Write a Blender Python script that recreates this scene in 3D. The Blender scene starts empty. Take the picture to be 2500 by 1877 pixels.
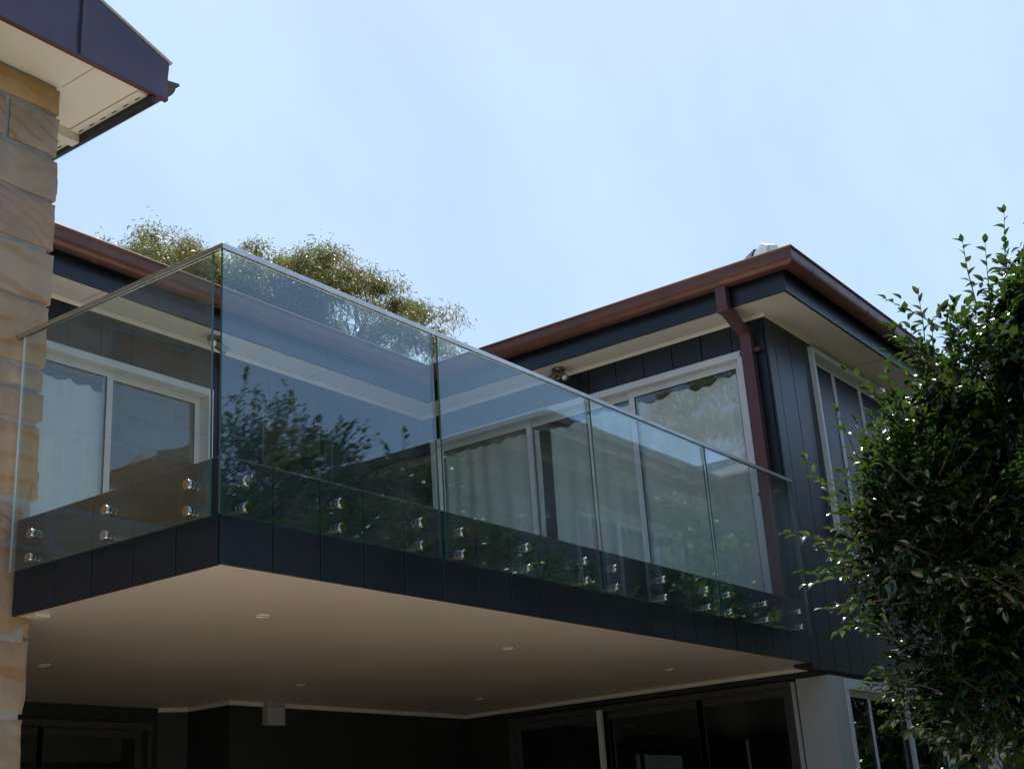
import bpy, math, random
import numpy as np
from mathutils import Vector, Matrix, noise

random.seed(7); rng = np.random.default_rng(7)
scene = bpy.context.scene
COL = scene.collection

# ------------------------------------------------------------------ camera
CAM = Vector((-3.69769, -4.16148, 1.59559))
AZ, EL, RO = math.radians(54.90855), math.radians(19.57679), math.radians(-3.92343)
fwd = Vector((math.sin(AZ)*math.cos(EL), math.cos(AZ)*math.cos(EL), math.sin(EL)))
r0 = fwd.cross(Vector((0, 0, 1))).normalized(); u0 = r0.cross(fwd)
rgt = math.cos(RO)*r0 + math.sin(RO)*u0
upv = -math.sin(RO)*r0 + math.cos(RO)*u0
cd = bpy.data.cameras.new('camera'); cam = bpy.data.objects.new('camera', cd); COL.objects.link(cam)
cam.matrix_world = Matrix(((rgt.x, upv.x, -fwd.x, CAM.x), (rgt.y, upv.y, -fwd.y, CAM.y), (rgt.z, upv.z, -fwd.z, CAM.z), (0, 0, 0, 1)))
cd.sensor_width = 36; cd.lens = 45.828; cd.clip_start = 0.05; cd.clip_end = 2000
scene.camera = cam
F_PX = 3182.5

def project(p):
    d = Vector(p) - CAM
    z = d.dot(fwd)
    return 1250 + F_PX*d.dot(rgt)/z, 938.5 - F_PX*d.dot(upv)/z, z

# ------------------------------------------------------------------ sky and sun
SUN_AZ, SUN_EL = math.radians(62), math.radians(65)        # azimuth from +Y towards +X
w = bpy.data.worlds.new('World'); scene.world = w; w.use_nodes = True
nt = w.node_tree; nt.nodes.clear()
def N(nt, t, **k):
    n = nt.nodes.new(t)
    for a, b in k.items(): setattr(n, a, b)
    return n
sky = N(nt, 'ShaderNodeTexSky', sky_type='NISHITA', sun_disc=False, sun_elevation=SUN_EL, sun_rotation=SUN_AZ,
        altitude=10, air_density=1.0, dust_density=1.1, ozone_density=2.5)
tc = N(nt, 'ShaderNodeTexCoord')
mp = N(nt, 'ShaderNodeMapping'); mp.inputs['Rotation'].default_value = (0.3, 0.25, 0.5); mp.inputs['Scale'].default_value = (.55, 4.4, 2.6)
no = N(nt, 'ShaderNodeTexNoise'); no.inputs['Scale'].default_value = 1.3; no.inputs['Detail'].default_value = 6; no.inputs['Roughness'].default_value = .55
rp = N(nt, 'ShaderNodeMapRange'); rp.inputs['From Min'].default_value = .40; rp.inputs['From Max'].default_value = .75
rp.inputs['To Min'].default_value = 0.4; rp.inputs['To Max'].default_value = .95
mx = N(nt, 'ShaderNodeMix', data_type='RGBA'); mx.inputs[7].default_value = (3.95, 5.15, 5.95, 1)
bg = N(nt, 'ShaderNodeBackground'); bg.inputs['Strength'].default_value = 0.128
out = N(nt, 'ShaderNodeOutputWorld')
L = nt.links.new
dp_ = N(nt, 'ShaderNodeVectorMath', operation='DOT_PRODUCT'); dp_.inputs[1].default_value = (math.sin(SUN_AZ)*math.cos(SUN_EL), math.cos(SUN_AZ)*math.cos(SUN_EL), math.sin(SUN_EL))
L(tc.outputs['Generated'], dp_.inputs[0])
ph = N(nt, 'ShaderNodeMapRange', interpolation_type='SMOOTHSTEP'); ph.inputs['From Min'].default_value = .30; ph.inputs['From Max'].default_value = .95; ph.inputs['To Min'].default_value = .12
L(dp_.outputs['Value'], ph.inputs['Value'])
vm = N(nt, 'ShaderNodeMath', operation='MULTIPLY', use_clamp=True)
L(tc.outputs['Generated'], mp.inputs[0]); L(mp.outputs[0], no.inputs['Vector']); L(no.outputs['Fac'], rp.inputs['Value'])
L(rp.outputs[0], vm.inputs[0]); L(ph.outputs[0], vm.inputs[1]); L(vm.outputs[0], mx.inputs[0]); L(sky.outputs[0], mx.inputs[6]); L(mx.outputs[2], bg.inputs[0]); L(bg.outputs[0], out.inputs[0])
sd = bpy.data.lights.new('sun', 'SUN'); sd.energy = 4.9; sd.angle = math.radians(0.53); sd.color = (1, .955, .88)
sun = bpy.data.objects.new('sun', sd); COL.objects.link(sun)
sdir = Vector((math.sin(SUN_AZ)*math.cos(SUN_EL), math.cos(SUN_AZ)*math.cos(SUN_EL), math.sin(SUN_EL)))
sun.rotation_euler = (-sdir).to_track_quat('-Z', 'Y').to_euler(); sun.location = sdir*50
vs = scene.view_settings; vs.view_transform = 'Standard'; vs.look = 'None'; vs.exposure = 0.46; vs.gamma = 1; vs.use_curve_mapping = False
cy = scene.cycles; cy.max_bounces = 12; cy.transparent_max_bounces = 40; cy.diffuse_bounces = 5; cy.glossy_bounces = 6
cy.sample_clamp_indirect = 6; cy.caustics_reflective = False; cy.caustics_refractive = False

# ------------------------------------------------------------------ materials
def mat(name, col, rough=.5, metal=0, spec=.5, var=0, vscale=4, bump=0, bscale=40, coat=0, stretch=None, col2=None, detail=6):
    m = bpy.data.materials.new(name); m.use_nodes = True
    t = m.node_tree; b = t.nodes['Principled BSDF']; l = t.links.new
    b.inputs['Base Color'].default_value = (*col, 1); b.inputs['Roughness'].default_value = rough
    b.inputs['Metallic'].default_value = metal; b.inputs['Specular IOR Level'].default_value = spec
    b.inputs['Coat Weight'].default_value = coat; b.inputs['Coat Roughness'].default_value = .15
    if var or bump or col2:
        g = N(t, 'ShaderNodeTexCoord'); mp = N(t, 'ShaderNodeMapping')
        if stretch: mp.inputs['Scale'].default_value = stretch
        l(g.outputs['Object'], mp.inputs[0])
        n = N(t, 'ShaderNodeTexNoise'); n.inputs['Scale'].default_value = vscale; n.inputs['Detail'].default_value = detail
        l(mp.outputs[0], n.inputs['Vector'])
        mx = N(t, 'ShaderNodeMix', data_type='RGBA')
        c2 = col2 or tuple(c*(1+var) for c in col); c1 = col if col2 else tuple(c*(1-var) for c in col)
        mx.inputs[6].default_value = (*c1, 1); mx.inputs[7].default_value = (*c2, 1)
        r = N(t, 'ShaderNodeMapRange'); r.inputs['From Min'].default_value = .3; r.inputs['From Max'].default_value = .7
        l(n.outputs['Fac'], r.inputs['Value']); l(r.outputs[0], mx.inputs[0]); l(mx.outputs[2], b.inputs['Base Color'])
        rr = N(t, 'ShaderNodeMapRange'); rr.inputs['To Min'].default_value = max(.03, rough*.8); rr.inputs['To Max'].default_value = min(1, rough*1.25)
        l(n.outputs['Fac'], rr.inputs['Value']); l(rr.outputs[0], b.inputs['Roughness'])
        if bump:
            n2 = N(t, 'ShaderNodeTexNoise'); n2.inputs['Scale'].default_value = bscale; n2.inputs['Detail'].default_value = 8
            l(mp.outputs[0], n2.inputs['Vector'])
            bp = N(t, 'ShaderNodeBump'); bp.inputs['Strength'].default_value = bump; bp.inputs['Distance'].default_value = .01
            l(n2.outputs['Fac'], bp.inputs['Height']); l(bp.outputs[0], b.inputs['Normal'])
    return m

def glass_mat(name, tint, rough=0.0, ior=1.75):
    """thin architectural glass: straight transmission, real Fresnel mirror on each face"""
    m = bpy.data.materials.new(name); m.use_nodes = True
    t = m.node_tree; t.nodes.clear(); l = t.links.new
    geo = N(t, 'ShaderNodeNewGeometry'); mr = N(t, 'ShaderNodeMapRange')
    mr.inputs['To Min'].default_value = ior; mr.inputs['To Max'].default_value = 1/ior
    l(geo.outputs['Backfacing'], mr.inputs['Value'])
    fr = N(t, 'ShaderNodeFresnel'); l(mr.outputs[0], fr.inputs['IOR'])
    tr = N(t, 'ShaderNodeBsdfTransparent'); tr.inputs[0].default_value = (*tint, 1)
    gl = N(t, 'ShaderNodeBsdfGlossy'); gl.inputs['Roughness'].default_value = rough; gl.inputs['Color'].default_value = (.82, .95, 1, 1)
    df = N(t, 'ShaderNodeBsdfDiffuse'); df.inputs[0].default_value = (.5, .5, .48, 1)
    tcn = N(t, 'ShaderNodeTexCoord'); dn = N(t, 'ShaderNodeTexNoise'); dn.inputs['Scale'].default_value = 2.3; dn.inputs['Detail'].default_value = 9; dn.inputs['Roughness'].default_value = .7
    l(tcn.outputs['Object'], dn.inputs['Vector'])
    dr = N(t, 'ShaderNodeMapRange'); dr.inputs['From Min'].default_value = .45; dr.inputs['From Max'].default_value = .75; dr.inputs['To Min'].default_value = .003; dr.inputs['To Max'].default_value = .045
    l(dn.outputs['Fac'], dr.inputs['Value'])
    mx = N(t, 'ShaderNodeMixShader'); o = N(t, 'ShaderNodeOutputMaterial')
    l(fr.outputs[0], mx.inputs[0]); l(tr.outputs[0], mx.inputs[1]); l(gl.outputs[0], mx.inputs[2]); md = N(t, 'ShaderNodeMixShader'); l(dr.outputs[0], md.inputs[0]); l(mx.outputs[0], md.inputs[1]); l(df.outputs[0], md.inputs[2]); l(md.outputs[0], o.inputs[0])
    return m

M = {}
M['clad'] = mat('dark_cladding_paint', (.0105, .0150, .0225), .30, spec=.38, var=.38, vscale=1.1, bump=.05, bscale=55, stretch=(1, 1, .3))
M['core'] = mat('dark_wall_core', (.012, .014, .018), .7, var=.2)
M['fascia'] = mat('dark_fascia_paint', (.0095, .0135, .0195), .28, var=.2, vscale=2, bump=.04, bscale=30)
M['soffit'] = mat('white_soffit_paint', (.74, .69, .60), .42, var=.025, vscale=1.5, bump=.03, bscale=20)
M['ceiling'] = mat('balcony_soffit_paint', (.72, .62, .52), .30, var=.03, vscale=1.2, bump=.03, bscale=14)
M['copper'] = mat('copper_brown_gutter', (.175, .066, .044), .36, metal=.3, col2=(.105, .047, .036), vscale=3.5, bump=.05, bscale=18)
M['aub'] = mat('aubergine_metal', (.105, .082, .125), .33, metal=.35, col2=(.085, .068, .105), vscale=3, bump=.12, bscale=5)
M['pipe'] = mat('downpipe_copper', (.135, .058, .058), .38, metal=.3, col2=(.095, .043, .047), vscale=7, bump=.2, bscale=12)
M['alu'] = mat('pale_aluminium', (.56, .58, .60), .35, var=.04, vscale=3)
M['alu_dim'] = mat('grey_aluminium', (.055, .055, .055), .4, var=.05)
M['dark_frame'] = mat('dark_window_frame', (.05, .055, .065), .3)
M['white'] = mat('white_column_paint', (.36, .37, .37), .5, var=.03, vscale=2)
M['chrome'] = mat('brushed_steel', (.60, .58, .55), .08, metal=1, var=.04, vscale=30)
M['rail'] = mat('satin_steel_rail', (.72, .70, .67), .2, metal=1, col2=(.60, .57, .54), vscale=8, stretch=(1, 1, 1))
M['lampm'] = mat('bronze_lamp_metal', (.20, .17, .14), .35, metal=.7, var=.1)
M['lens'] = mat('frosted_lamp_lens', (.75, .72, .66), .25)
M['glass'] = glass_mat('balustrade_glass', (.92, .96, .95), ior=1.95)
M['glass_edge'] = mat('glass_edge_green', (.02, .10, .085), .08, spec=.8, coat=.5)
M['glass_end'] = mat('ground_glass_edge', (.60, .70, .72), .25)  # pale colour stands in for sunlight on the left panel's far end edge
M['pane'] = glass_mat('window_glass', (.92, .945, .945), ior=1.9)
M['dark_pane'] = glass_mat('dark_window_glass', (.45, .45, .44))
M['mesh_pane'] = mat('dark_insect_screen', (.012, .015, .022), .32, var=.2, vscale=1)
M['curtain'] = mat('cream_curtain', (.88, .89, .84), .85, var=.06, vscale=2, bump=.1, bscale=300)
M['room'] = mat('room_wall_paint', (.45, .44, .42), .8, var=.05)
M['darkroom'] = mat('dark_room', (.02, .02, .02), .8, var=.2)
M['lowerwall'] = mat('charcoal_wall', (.016, .018, .018), .6, var=.2)
M['mortar'] = mat('grey_mortar', (.32, .325, .32), .9, var=.12, vscale=14, bump=.5, bscale=60)
M['slot'] = mat('vent_shadow', (.03, .03, .028), .8)
M['rooftile'] = mat('dark_roof_tile', (.05, .05, .055), .6, var=.25, vscale=3, bump=.3)
M['palecap'] = mat('pale_cap_metal', (.62, .62, .60), .35, var=.1, vscale=20)
M['bark'] = mat('grey_bark', (.20, .165, .13), .85, var=.35, vscale=12, bump=.6, bscale=30)
M['twig'] = mat('brown_twig', (.11, .07, .045), .7, var=.3, vscale=14)
M['nwall'] = mat('tan_render', (.24, .225, .21), .85, var=.08)
M['nroof'] = mat('grey_roof_tiles', (.16, .145, .13), .7, var=.2, vscale=8, bump=.4)
M['nfascia'] = mat('cream_fascia', (.55, .44, .28), .5, var=.05)

def stone_mat(i):
    base = [((.42, .28, .145), (.33, .20, .09), (.38, .165, .045)), ((.38, .30, .225), (.30, .23, .165), (.31, .165, .08)),
            ((.41, .33, .25), (.33, .26, .19), (.34, .175, .075)), ((.39, .285, .22), (.32, .23, .17), (.31, .155, .085)),
            ((.41, .30, .205), (.34, .25, .165), (.38, .18, .055)), ((.37, .295, .225), (.41, .32, .235), (.32, .19, .095))][i % 6]
    m = bpy.data.materials.new('sandstone_%s' % 'abcdef'[i % 6]); m.use_nodes = True
    t = m.node_tree; b = t.nodes['Principled BSDF']; l = t.links.new
    b.inputs['Roughness'].default_value = .88; b.inputs['Specular IOR Level'].default_value = .25
    g = N(t, 'ShaderNodeTexCoord'); mp = N(t, 'ShaderNodeMapping')
    mp.inputs['Rotation'].default_value = (0, random.uniform(-.5, .5), 0); mp.inputs['Location'].default_value = (i*3.1, i*1.7, i*5.3)
    l(g.outputs['Object'], mp.inputs[0])
    n = N(t, 'ShaderNodeTexNoise'); n.inputs['Scale'].default_value = 5; n.inputs['Detail'].default_value = 9; n.inputs['Roughness'].default_value = .62
    l(mp.outputs[0], n.inputs['Vector'])
    mx = N(t, 'ShaderNodeMix', data_type='RGBA'); mx.inputs[6].default_value = (*base[0], 1); mx.inputs[7].default_value = (*base[1], 1)
    r = N(t, 'ShaderNodeMapRange'); r.inputs['From Min'].default_value = .38; r.inputs['From Max'].default_value = .62; l(n.outputs['Fac'], r.inputs['Value']); l(r.outputs[0], mx.inputs[0])
    wv = N(t, 'ShaderNodeTexWave', wave_type='BANDS', bands_direction='Z'); wv.inputs['Scale'].default_value = [2.2, 4, 1.3, 5, 2.6, 1.8][i % 6]
    wv.inputs['Distortion'].default_value = 5.5; wv.inputs['Detail'].default_value = 5; wv.inputs['Detail Scale'].default_value = .9
    l(mp.outputs[0], wv.inputs['Vector'])
    r2 = N(t, 'ShaderNodeMapRange'); r2.inputs['From Min'].default_value = .72; r2.inputs['From Max'].default_value = 1.0; r2.inputs['To Max'].default_value = .9
    l(wv.outputs['Fac'], r2.inputs['Value'])
    n3 = N(t, 'ShaderNodeTexNoise'); n3.inputs['Scale'].default_value = 2.6; n3.inputs['Detail'].default_value = 3; l(mp.outputs[0], n3.inputs['Vector'])
    r3 = N(t, 'ShaderNodeMapRange'); r3.inputs['From Min'].default_value = .42; r3.inputs['From Max'].default_value = .66; l(n3.outputs['Fac'], r3.inputs['Value'])
    mu = N(t, 'ShaderNodeMath', operation='MULTIPLY'); l(r2.outputs[0], mu.inputs[0]); l(r3.outputs[0], mu.inputs[1])
    r4 = N(t, 'ShaderNodeMapRange'); r4.inputs['From Min'].default_value = .60; r4.inputs['From Max'].default_value = .72; r4.inputs['To Max'].default_value = .38; l(n3.outputs['Fac'], r4.inputs['Value'])
    mxx = N(t, 'ShaderNodeMath', operation='MAXIMUM'); l(mu.outputs[0], mxx.inputs[0]); l(r4.outputs[0], mxx.inputs[1])
    m2 = N(t, 'ShaderNodeMix', data_type='RGBA'); m2.inputs[7].default_value = (*base[2], 1)
    l(mxx.outputs[0], m2.inputs[0]); l(mx.outputs[2], m2.inputs[6]); l(m2.outputs[2], b.inputs['Base Color'])
    n2 = N(t, 'ShaderNodeTexNoise'); n2.inputs['Scale'].default_value = 28; n2.inputs['Detail'].default_value = 10; l(mp.outputs[0], n2.inputs['Vector'])
    ad = N(t, 'ShaderNodeMath', operation='ADD'); l(n2.outputs['Fac'], ad.inputs[0]); l(n.outputs['Fac'], ad.inputs[1])
    bp = N(t, 'ShaderNodeBump'); bp.inputs['Strength'].default_value = .55; bp.inputs['Distance'].default_value = .012
    l(ad.outputs[0], bp.inputs['Height']); l(bp.outputs[0], b.inputs['Normal'])
    return m
STONE = [stone_mat(i) for i in range(6)]

def leaf_mat(name, c1, c2, c3, trans, rough, tmix=.4, spec=.5):
    m = bpy.data.materials.new(name); m.use_nodes = True
    t = m.node_tree; b = t.nodes['Principled BSDF']; l = t.links.new
    a = N(t, 'ShaderNodeAttribute', attribute_name='tint')
    cr = N(t, 'ShaderNodeValToRGB'); e = cr.color_ramp.elements
    e[0].color = (*c1, 1); e[1].color = (*c3, 1); e[1].position = 1.0
    k = cr.color_ramp.elements.new(.6); k.color = (*c2, 1)
    l(a.outputs['Fac'], cr.inputs[0]); l(cr.outputs[0], b.inputs['Base Color'])
    b.inputs['Roughness'].default_value = rough; b.inputs['Specular IOR Level'].default_value = spec
    tl = N(t, 'ShaderNodeBsdfTranslucent')
    mc = N(t, 'ShaderNodeMix', data_type='RGBA'); mc.inputs[0].default_value = .45; mc.inputs[7].default_value = (*trans, 1)
    l(cr.outputs[0], mc.inputs[6]); l(mc.outputs[2], tl.inputs[0])
    ms = N(t, 'ShaderNodeMixShader'); ms.inputs[0].default_value = tmix
    o = t.nodes['Material Output']; l(b.outputs[0], ms.inputs[1]); l(tl.outputs[0], ms.inputs[2]); l(ms.outputs[0], o.inputs[0])
    return m
M['camellia'] = leaf_mat('camellia_leaf', (.005, .014, .007), (.010, .029, .010), (.045, .075, .016), (.14, .28, .018), .20, .24, .85)
M['gum'] = leaf_mat('gum_leaf', (.10, .115, .035), (.18, .18, .05), (.36, .19, .07), (.36, .36, .08), .4, .38)
M['hedge'] = leaf_mat('hedge_leaf', (.03, .06, .015), (.05, .10, .02), (.09, .15, .03), (.2, .36, .04), .4, .35)

# ------------------------------------------------------------------ mesh helpers
class MB:
    def __init__(s): s.v = []; s.f = []; s.mi = []; s.smooth = False
    def quad(s, a, b, c, d, mi=0):
        n = len(s.v); s.v += [tuple(a), tuple(b), tuple(c), tuple(d)]; s.f.append((n, n+1, n+2, n+3)); s.mi.append(mi)
    def box(s, x0, x1, y0, y1, z0, z1, mi=0):
        n = len(s.v)
        s.v += [(x0, y0, z0), (x1, y0, z0), (x1, y1, z0), (x0, y1, z0), (x0, y0, z1), (x1, y0, z1), (x1, y1, z1), (x0, y1, z1)]
        for f in ((0, 3, 2, 1), (4, 5, 6, 7), (0, 1, 5, 4), (1, 2, 6, 5), (2, 3, 7, 6), (3, 0, 4, 7)):
            s.f.append(tuple(n+i for i in f)); s.mi.append(mi)
        return s
    def prism(s, pts, ext, mi=0):
        """closed polygon pts (3D), extruded by vector ext"""
        n = len(s.v); k = len(pts); e = Vector(ext)
        s.v += [tuple(p) for p in pts] + [tuple(Vector(p)+e) for p in pts]
        s.f.append(tuple(n+i for i in reversed(range(k)))); s.mi.append(mi)
        s.f.append(tuple(n+k+i for i in range(k))); s.mi.append(mi)
        for i in range(k):
            j = (i+1) % k; s.f.append((n+i, n+j, n+k+j, n+k+i)); s.mi.append(mi)
        return s
    def rings(s, rings, closed=True, cap=True, mi=0):
        n = len(s.v); k = len(rings[0])
        for r in rings: s.v += [tuple(p) for p in r]
        for a in range(len(rings)-1):
            for i in range(k if closed else k-1):
                j = (i+1) % k
                s.f.append((n+a*k+i, n+a*k+j, n+(a+1)*k+j, n+(a+1)*k+i)); s.mi.append(mi)
        if cap and closed:
            s.f.append(tuple(n+i for i in reversed(range(k)))); s.mi.append(mi)
            m = n+(len(rings)-1)*k; s.f.append(tuple(m+i for i in range(k))); s.mi.append(mi)
        return s
    def tube(s, pts, rad, k=8, mi=0):
        pts = [Vector(p) for p in pts]; rr = rad if isinstance(rad, (list, tuple)) else [rad]*len(pts)
        rings = []; prev = None
        for i, p in enumerate(pts):
            d = (pts[min(i+1, len(pts)-1)]-pts[max(i-1, 0)]).normalized()
            if prev is None:
                a = d.orthogonal().normalized()
            else:
                a = (prev-d*prev.dot(d)).normalized()
            prev = a; b = d.cross(a)
            rings.append([p+(a*math.cos(t)+b*math.sin(t))*rr[i] for t in [2*math.pi*q/k for q in range(k)]])
        return s.rings(rings, mi=mi)
    def lathe(s, c, axis, prof, k=24, mi=0):
        """prof: list of (along, radius)"""
        d = Vector(axis).normalized(); a = d.orthogonal().normalized(); b = d.cross(a); c = Vector(c)
        rings = [[c+d*h+(a*math.cos(t)+b*math.sin(t))*max(r, 1e-4) for t in [2*math.pi*q/k for q in range(k)]] for h, r in prof]
        return s.rings(rings, mi=mi)
    def build(s, name, m, parent=None, bevel=0, smooth=False, seg=2):
        me = bpy.data.meshes.new(name); me.from_pydata(s.v, [], s.f); me.update()
        for mm in (m if isinstance(m, (list, tuple)) else [m]): me.materials.append(mm)
        if any(s.mi): me.polygons.foreach_set('material_index', s.mi)
        o = bpy.data.objects.new(name, me); COL.objects.link(o)
        if parent: o.parent = parent
        if smooth:
            me.polygons.foreach_set('use_smooth', [True]*len(me.polygons))
            try: me.set_sharp_from_angle(angle=math.radians(38))
            except Exception: pass
        if bevel:
            b = o.modifiers.new('bevel', 'BEVEL'); b.width = bevel; b.segments = seg; b.limit_method = 'ANGLE'; b.angle_limit = math.radians(40)
        return o

def thing(name, label, cat, loc=(0, 0, 0), group=None):
    o = bpy.data.objects.new(name, None); COL.objects.link(o); o.location = loc
    o.empty_display_size = .2
    tag(o, label, cat, group); return o
def tag(o, label, cat, group=None):
    o['label'] = label; o['category'] = cat
    if group: o['group'] = group
    return o
def keep(o, parent):
    """parent a world-space mesh to an Empty that is not at the origin"""
    o.parent = parent; o.matrix_parent_inverse = Matrix.Translation(parent.location).inverted(); return o
def sweep(prof, path, side, closed=False):
    """profile of (outward, z) swept along a plan path with mitred corners; side +1 = right of travel"""
    mb = MB(); P = [Vector(p) for p in path]; rings = []
    for i, p in enumerate(P):
        ds = []
        if i > 0: ds.append((P[i]-P[i-1]).normalized())
        if i < len(P)-1: ds.append((P[i+1]-P[i]).normalized())
        ns = [Vector((d.y, -d.x))*side for d in ds]
        if len(ns) == 2:
            m = (ns[0]+ns[1]).normalized(); m = m/m.dot(ns[0])
        else: m = ns[0]
        rings.append([(p.x+m.x*o, p.y+m.y*o, z) for o, z in prof])
    mb.rings(rings); return mb

# ------------------------------------------------------------------ ground
g = MB(); g.quad((-300, -300, 0), (300, -300, 0), (300, 300, 0), (-300, 300, 0))
ground = g.build('ground', mat('lawn_ground', (.035, .045, .018), .9, col2=(.06, .06, .028), vscale=.6, bump=.3, bscale=20)); ground['kind'] = 'structure'
g = MB(); g.box(-6, 4.2, -4.6, -.6, -.05, .03); g.box(-6, -.1, -.6, 1.4, -.05, .03)
bounce_terrace = g.build('terrace', mat('sandstone_paving', (.77, .67, .555), .85, col2=(.70, .60, .49), vscale=1.6, bump=.3, bscale=20)); bounce_terrace['kind'] = 'structure'  # unseen bright paving, shaped to bounce light onto the front of the balcony underside
g = MB(); g.quad((0.3, -.2, .004), (6.3, -.2, .004), (6.3, 4.2, .004), (.3, 4.2, .004))
shade_floor = g.build('patio', mat('dark_paving', (.03, .028, .026), .7, var=.2, vscale=2)); shade_floor['kind'] = 'structure'  # unseen dark sheet added to cut bounce light under the back of the balcony

# ------------------------------------------------------------------ the dark clad house
house = thing('house', 'two-storey dark clad house with copper coloured gutters behind the glass balcony', 'house', (6.3, 3.8, 0))
XW, YW, ZS = 6.02, 3.80, 5.755
def H(mb, name, m, **k): return keep(mb.build(name, m, **k), house)

class Plane:
    """a wall plane: u runs along the wall, n points out of it"""
    def __init__(s, O, U, Nn): s.O = Vector(O); s.U = Vector(U); s.N = Vector(Nn)
    def p(s, u, n, z): 
        q = s.O+s.U*u+s.N*n; return (q.x, q.y, z)
    def box(s, mb, ua, ub, na, nb, za, zb, mi=0):
        a = s.p(ua, na, za); b = s.p(ub, nb, zb)
        mb.box(min(a[0], b[0]), max(a[0], b[0]), min(a[1], b[1]), max(a[1], b[1]), min(za, zb), max(za, zb), mi); return mb

def cells(ua, ub, za, zb, holes):
    us = sorted({ua, ub, *[h for o in holes for h in o[:2] if ua < h < ub]})
    zs = sorted({za, zb, *[h for o in holes for h in o[2:] if za < h < zb]})
    out = []
    for i in range(len(us)-1):
        run = None
        for j in range(len(zs)-1):
            cu, cz = (us[i]+us[i+1])/2, (zs[j]+zs[j+1])/2
            inside = any(o[0] < cu < o[1] and o[2] < cz < o[3] for o in holes)
            if not inside:
                if run and abs(run[3]-zs[j]) < 1e-6: run[3] = zs[j+1]
                else:
                    run = [us[i], us[i+1], zs[j], zs[j+1]]; out.append(run)
            else: run = None
    return out

def clad(pl, bounds, za, zb, holes, th=.02, parent=house, name='cladding_board'):
    G = .0035
    for a, b in zip(bounds[:-1], bounds[1:]):
        lo, hi = min(a, b)+G, max(a, b)-G
        cs = [c for c in cells(lo, hi, za, zb, holes) if c[1]-c[0] > .004]
        # split stacked pieces into separate boards (above / below an opening)
        full = [c for c in cs]
        groups = []
        for c in full:
            for g_ in groups:
                if any(min(c[3], d[3])-max(c[2], d[2]) > .01 and (abs(c[0]-d[1]) < 1e-4 or abs(c[1]-d[0]) < 1e-4) for d in g_): g_.append(c); break
            else: groups.append([c])
        for g_ in groups:
            mb = MB()
            dz = random.uniform(-.0008, .0008)
            for c in g_: pl.box(mb, c[0], c[1], -th, dz, c[2], c[3])
            keep(mb.build(name, M['clad'], bevel=.0018 if len(g_) == 1 else 0, seg=1), parent)

def wall_core(pl, ua, ub, za, zb, holes, th=.14, off=.02, m=None, name='wall'):
    mb = MB()
    for c in cells(ua, ub, za, zb, holes): pl.box(mb, c[0], c[1], -off-.002-th, -off-.002, c[2], c[3])
    return H(mb, name, m or M['core'])

def window(pl, ua, ub, za, zb, divs, name='sliding_door', trim=.06, proud=.035, sash=.055, glass='pane', fm='alu', label=None, deep=.10, steps=None, sill=True):
    """trim box round the opening, then sashes between the divisions, each with its own pane"""
    mb = MB(); w_ = trim
    pl.box(mb, ua, ub, -deep, proud, zb-w_, zb); pl.box(mb, ua, ua+w_*.8, -deep, proud-.004, za, zb-w_)
    pl.box(mb, ub-w_*.8, ub, -deep, proud-.004, za, zb-w_)
    if sill: pl.box(mb, ua, ub, -deep, proud+.01, za-.03, za)
    fr = H(mb, name, M[fm], bevel=.002, seg=1)
    if label: fr['label'] = label
    ed = [ua+w_*.8]+list(divs)+[ub-w_*.8]
    for i in range(len(ed)-1):
        a, b = ed[i], ed[i+1]; n1 = (-.045 if (steps or [0]*9)[i] == 0 else -.078); n0 = n1-.028
        lap = .03
        a2 = a-(lap if i > 0 else 0); b2 = b+(lap if i < len(ed)-2 else 0)
        s = MB()
        pl.box(s, a2, a2+sash, n0, n1, za, zb-w_); pl.box(s, b2-sash, b2, n0, n1, za, zb-w_)
        pl.box(s, a2+sash, b2-sash, n0+.001, n1-.001, zb-w_-sash, zb-w_); pl.box(s, a2+sash, b2-sash, n0+.001, n1-.001, za, za+sash)
        so = s.build('sash', M[fm], bevel=.0015, seg=1); so.parent = fr
        g_ = MB(); pl.box(g_, a2+sash-.004, b2-sash+.004, (n0+n1)/2-.003, (n0+n1)/2+.003, za+sash-.004, zb-w_-sash+.004)
        po = g_.build('pane', M[glass]); po.parent = fr
        gk = MB(); c_ = .006
        for q in ((a2+sash, a2+sash+c_, za+sash, zb-w_-sash), (b2-sash-c_, b2-sash, za+sash, zb-w_-sash), (a2+sash+c_, b2-sash-c_, zb-w_-sash-c_, zb-w_-sash)):
            pl.box(gk, q[0], q[1], (n0+n1)/2+.0035, n1-.004, q[2], q[3])
        go = gk.build('gasket', M['slot']); go.parent = fr
    return fr

PL_L = Plane((0, YW, 0), (1, 0, 0), (0, -1, 0))            # left wing, faces -Y
PL_R = Plane((XW, 0, 0), (0, 1, 0), (-1, 0, 0))            # right wing, faces -X
PL_E = Plane((0, 0, 0), (1, 0, 0), (0, -1, 0))             # end wall and balcony front plane
DECK = 3.29
# openings: (u0,u1,z0,z1)
HL = [(.95, 3.25, 3.36, 5.37), (3.82, 4.70, 3.55, 5.32)]
HR = [(.235, 3.69, 3.385, 5.48)]
HE = [(6.895, 9.35, 4.02, 5.69)]
PIT = .2975
grL = [3.026+PIT*k for k in range(-11, 11)]; grL = [g for g in grL if -.3 < g < XW-.05]+[XW-.005]
clad(PL_L, [-.6]+grL, DECK-.02, ZS, HL)
clad(PL_R, [.022]+[.295*k+.03 for k in range(1, 13)]+[YW-.022], DECK-.02, ZS, HR)
eg = [6.02, 6.175, 6.482]+[6.482+.3075*k for k in range(1, 27)]
clad(PL_E, eg, 2.775, ZS, HE)
wall_core(PL_L, -.6, XW+.16, DECK-.3, 6.0, HL); wall_core(PL_R, .17, YW, DECK-.3, 6.0, HR); wall_core(PL_E, XW+.022, 14.7, 2.79, 6.0, HE)
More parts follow.
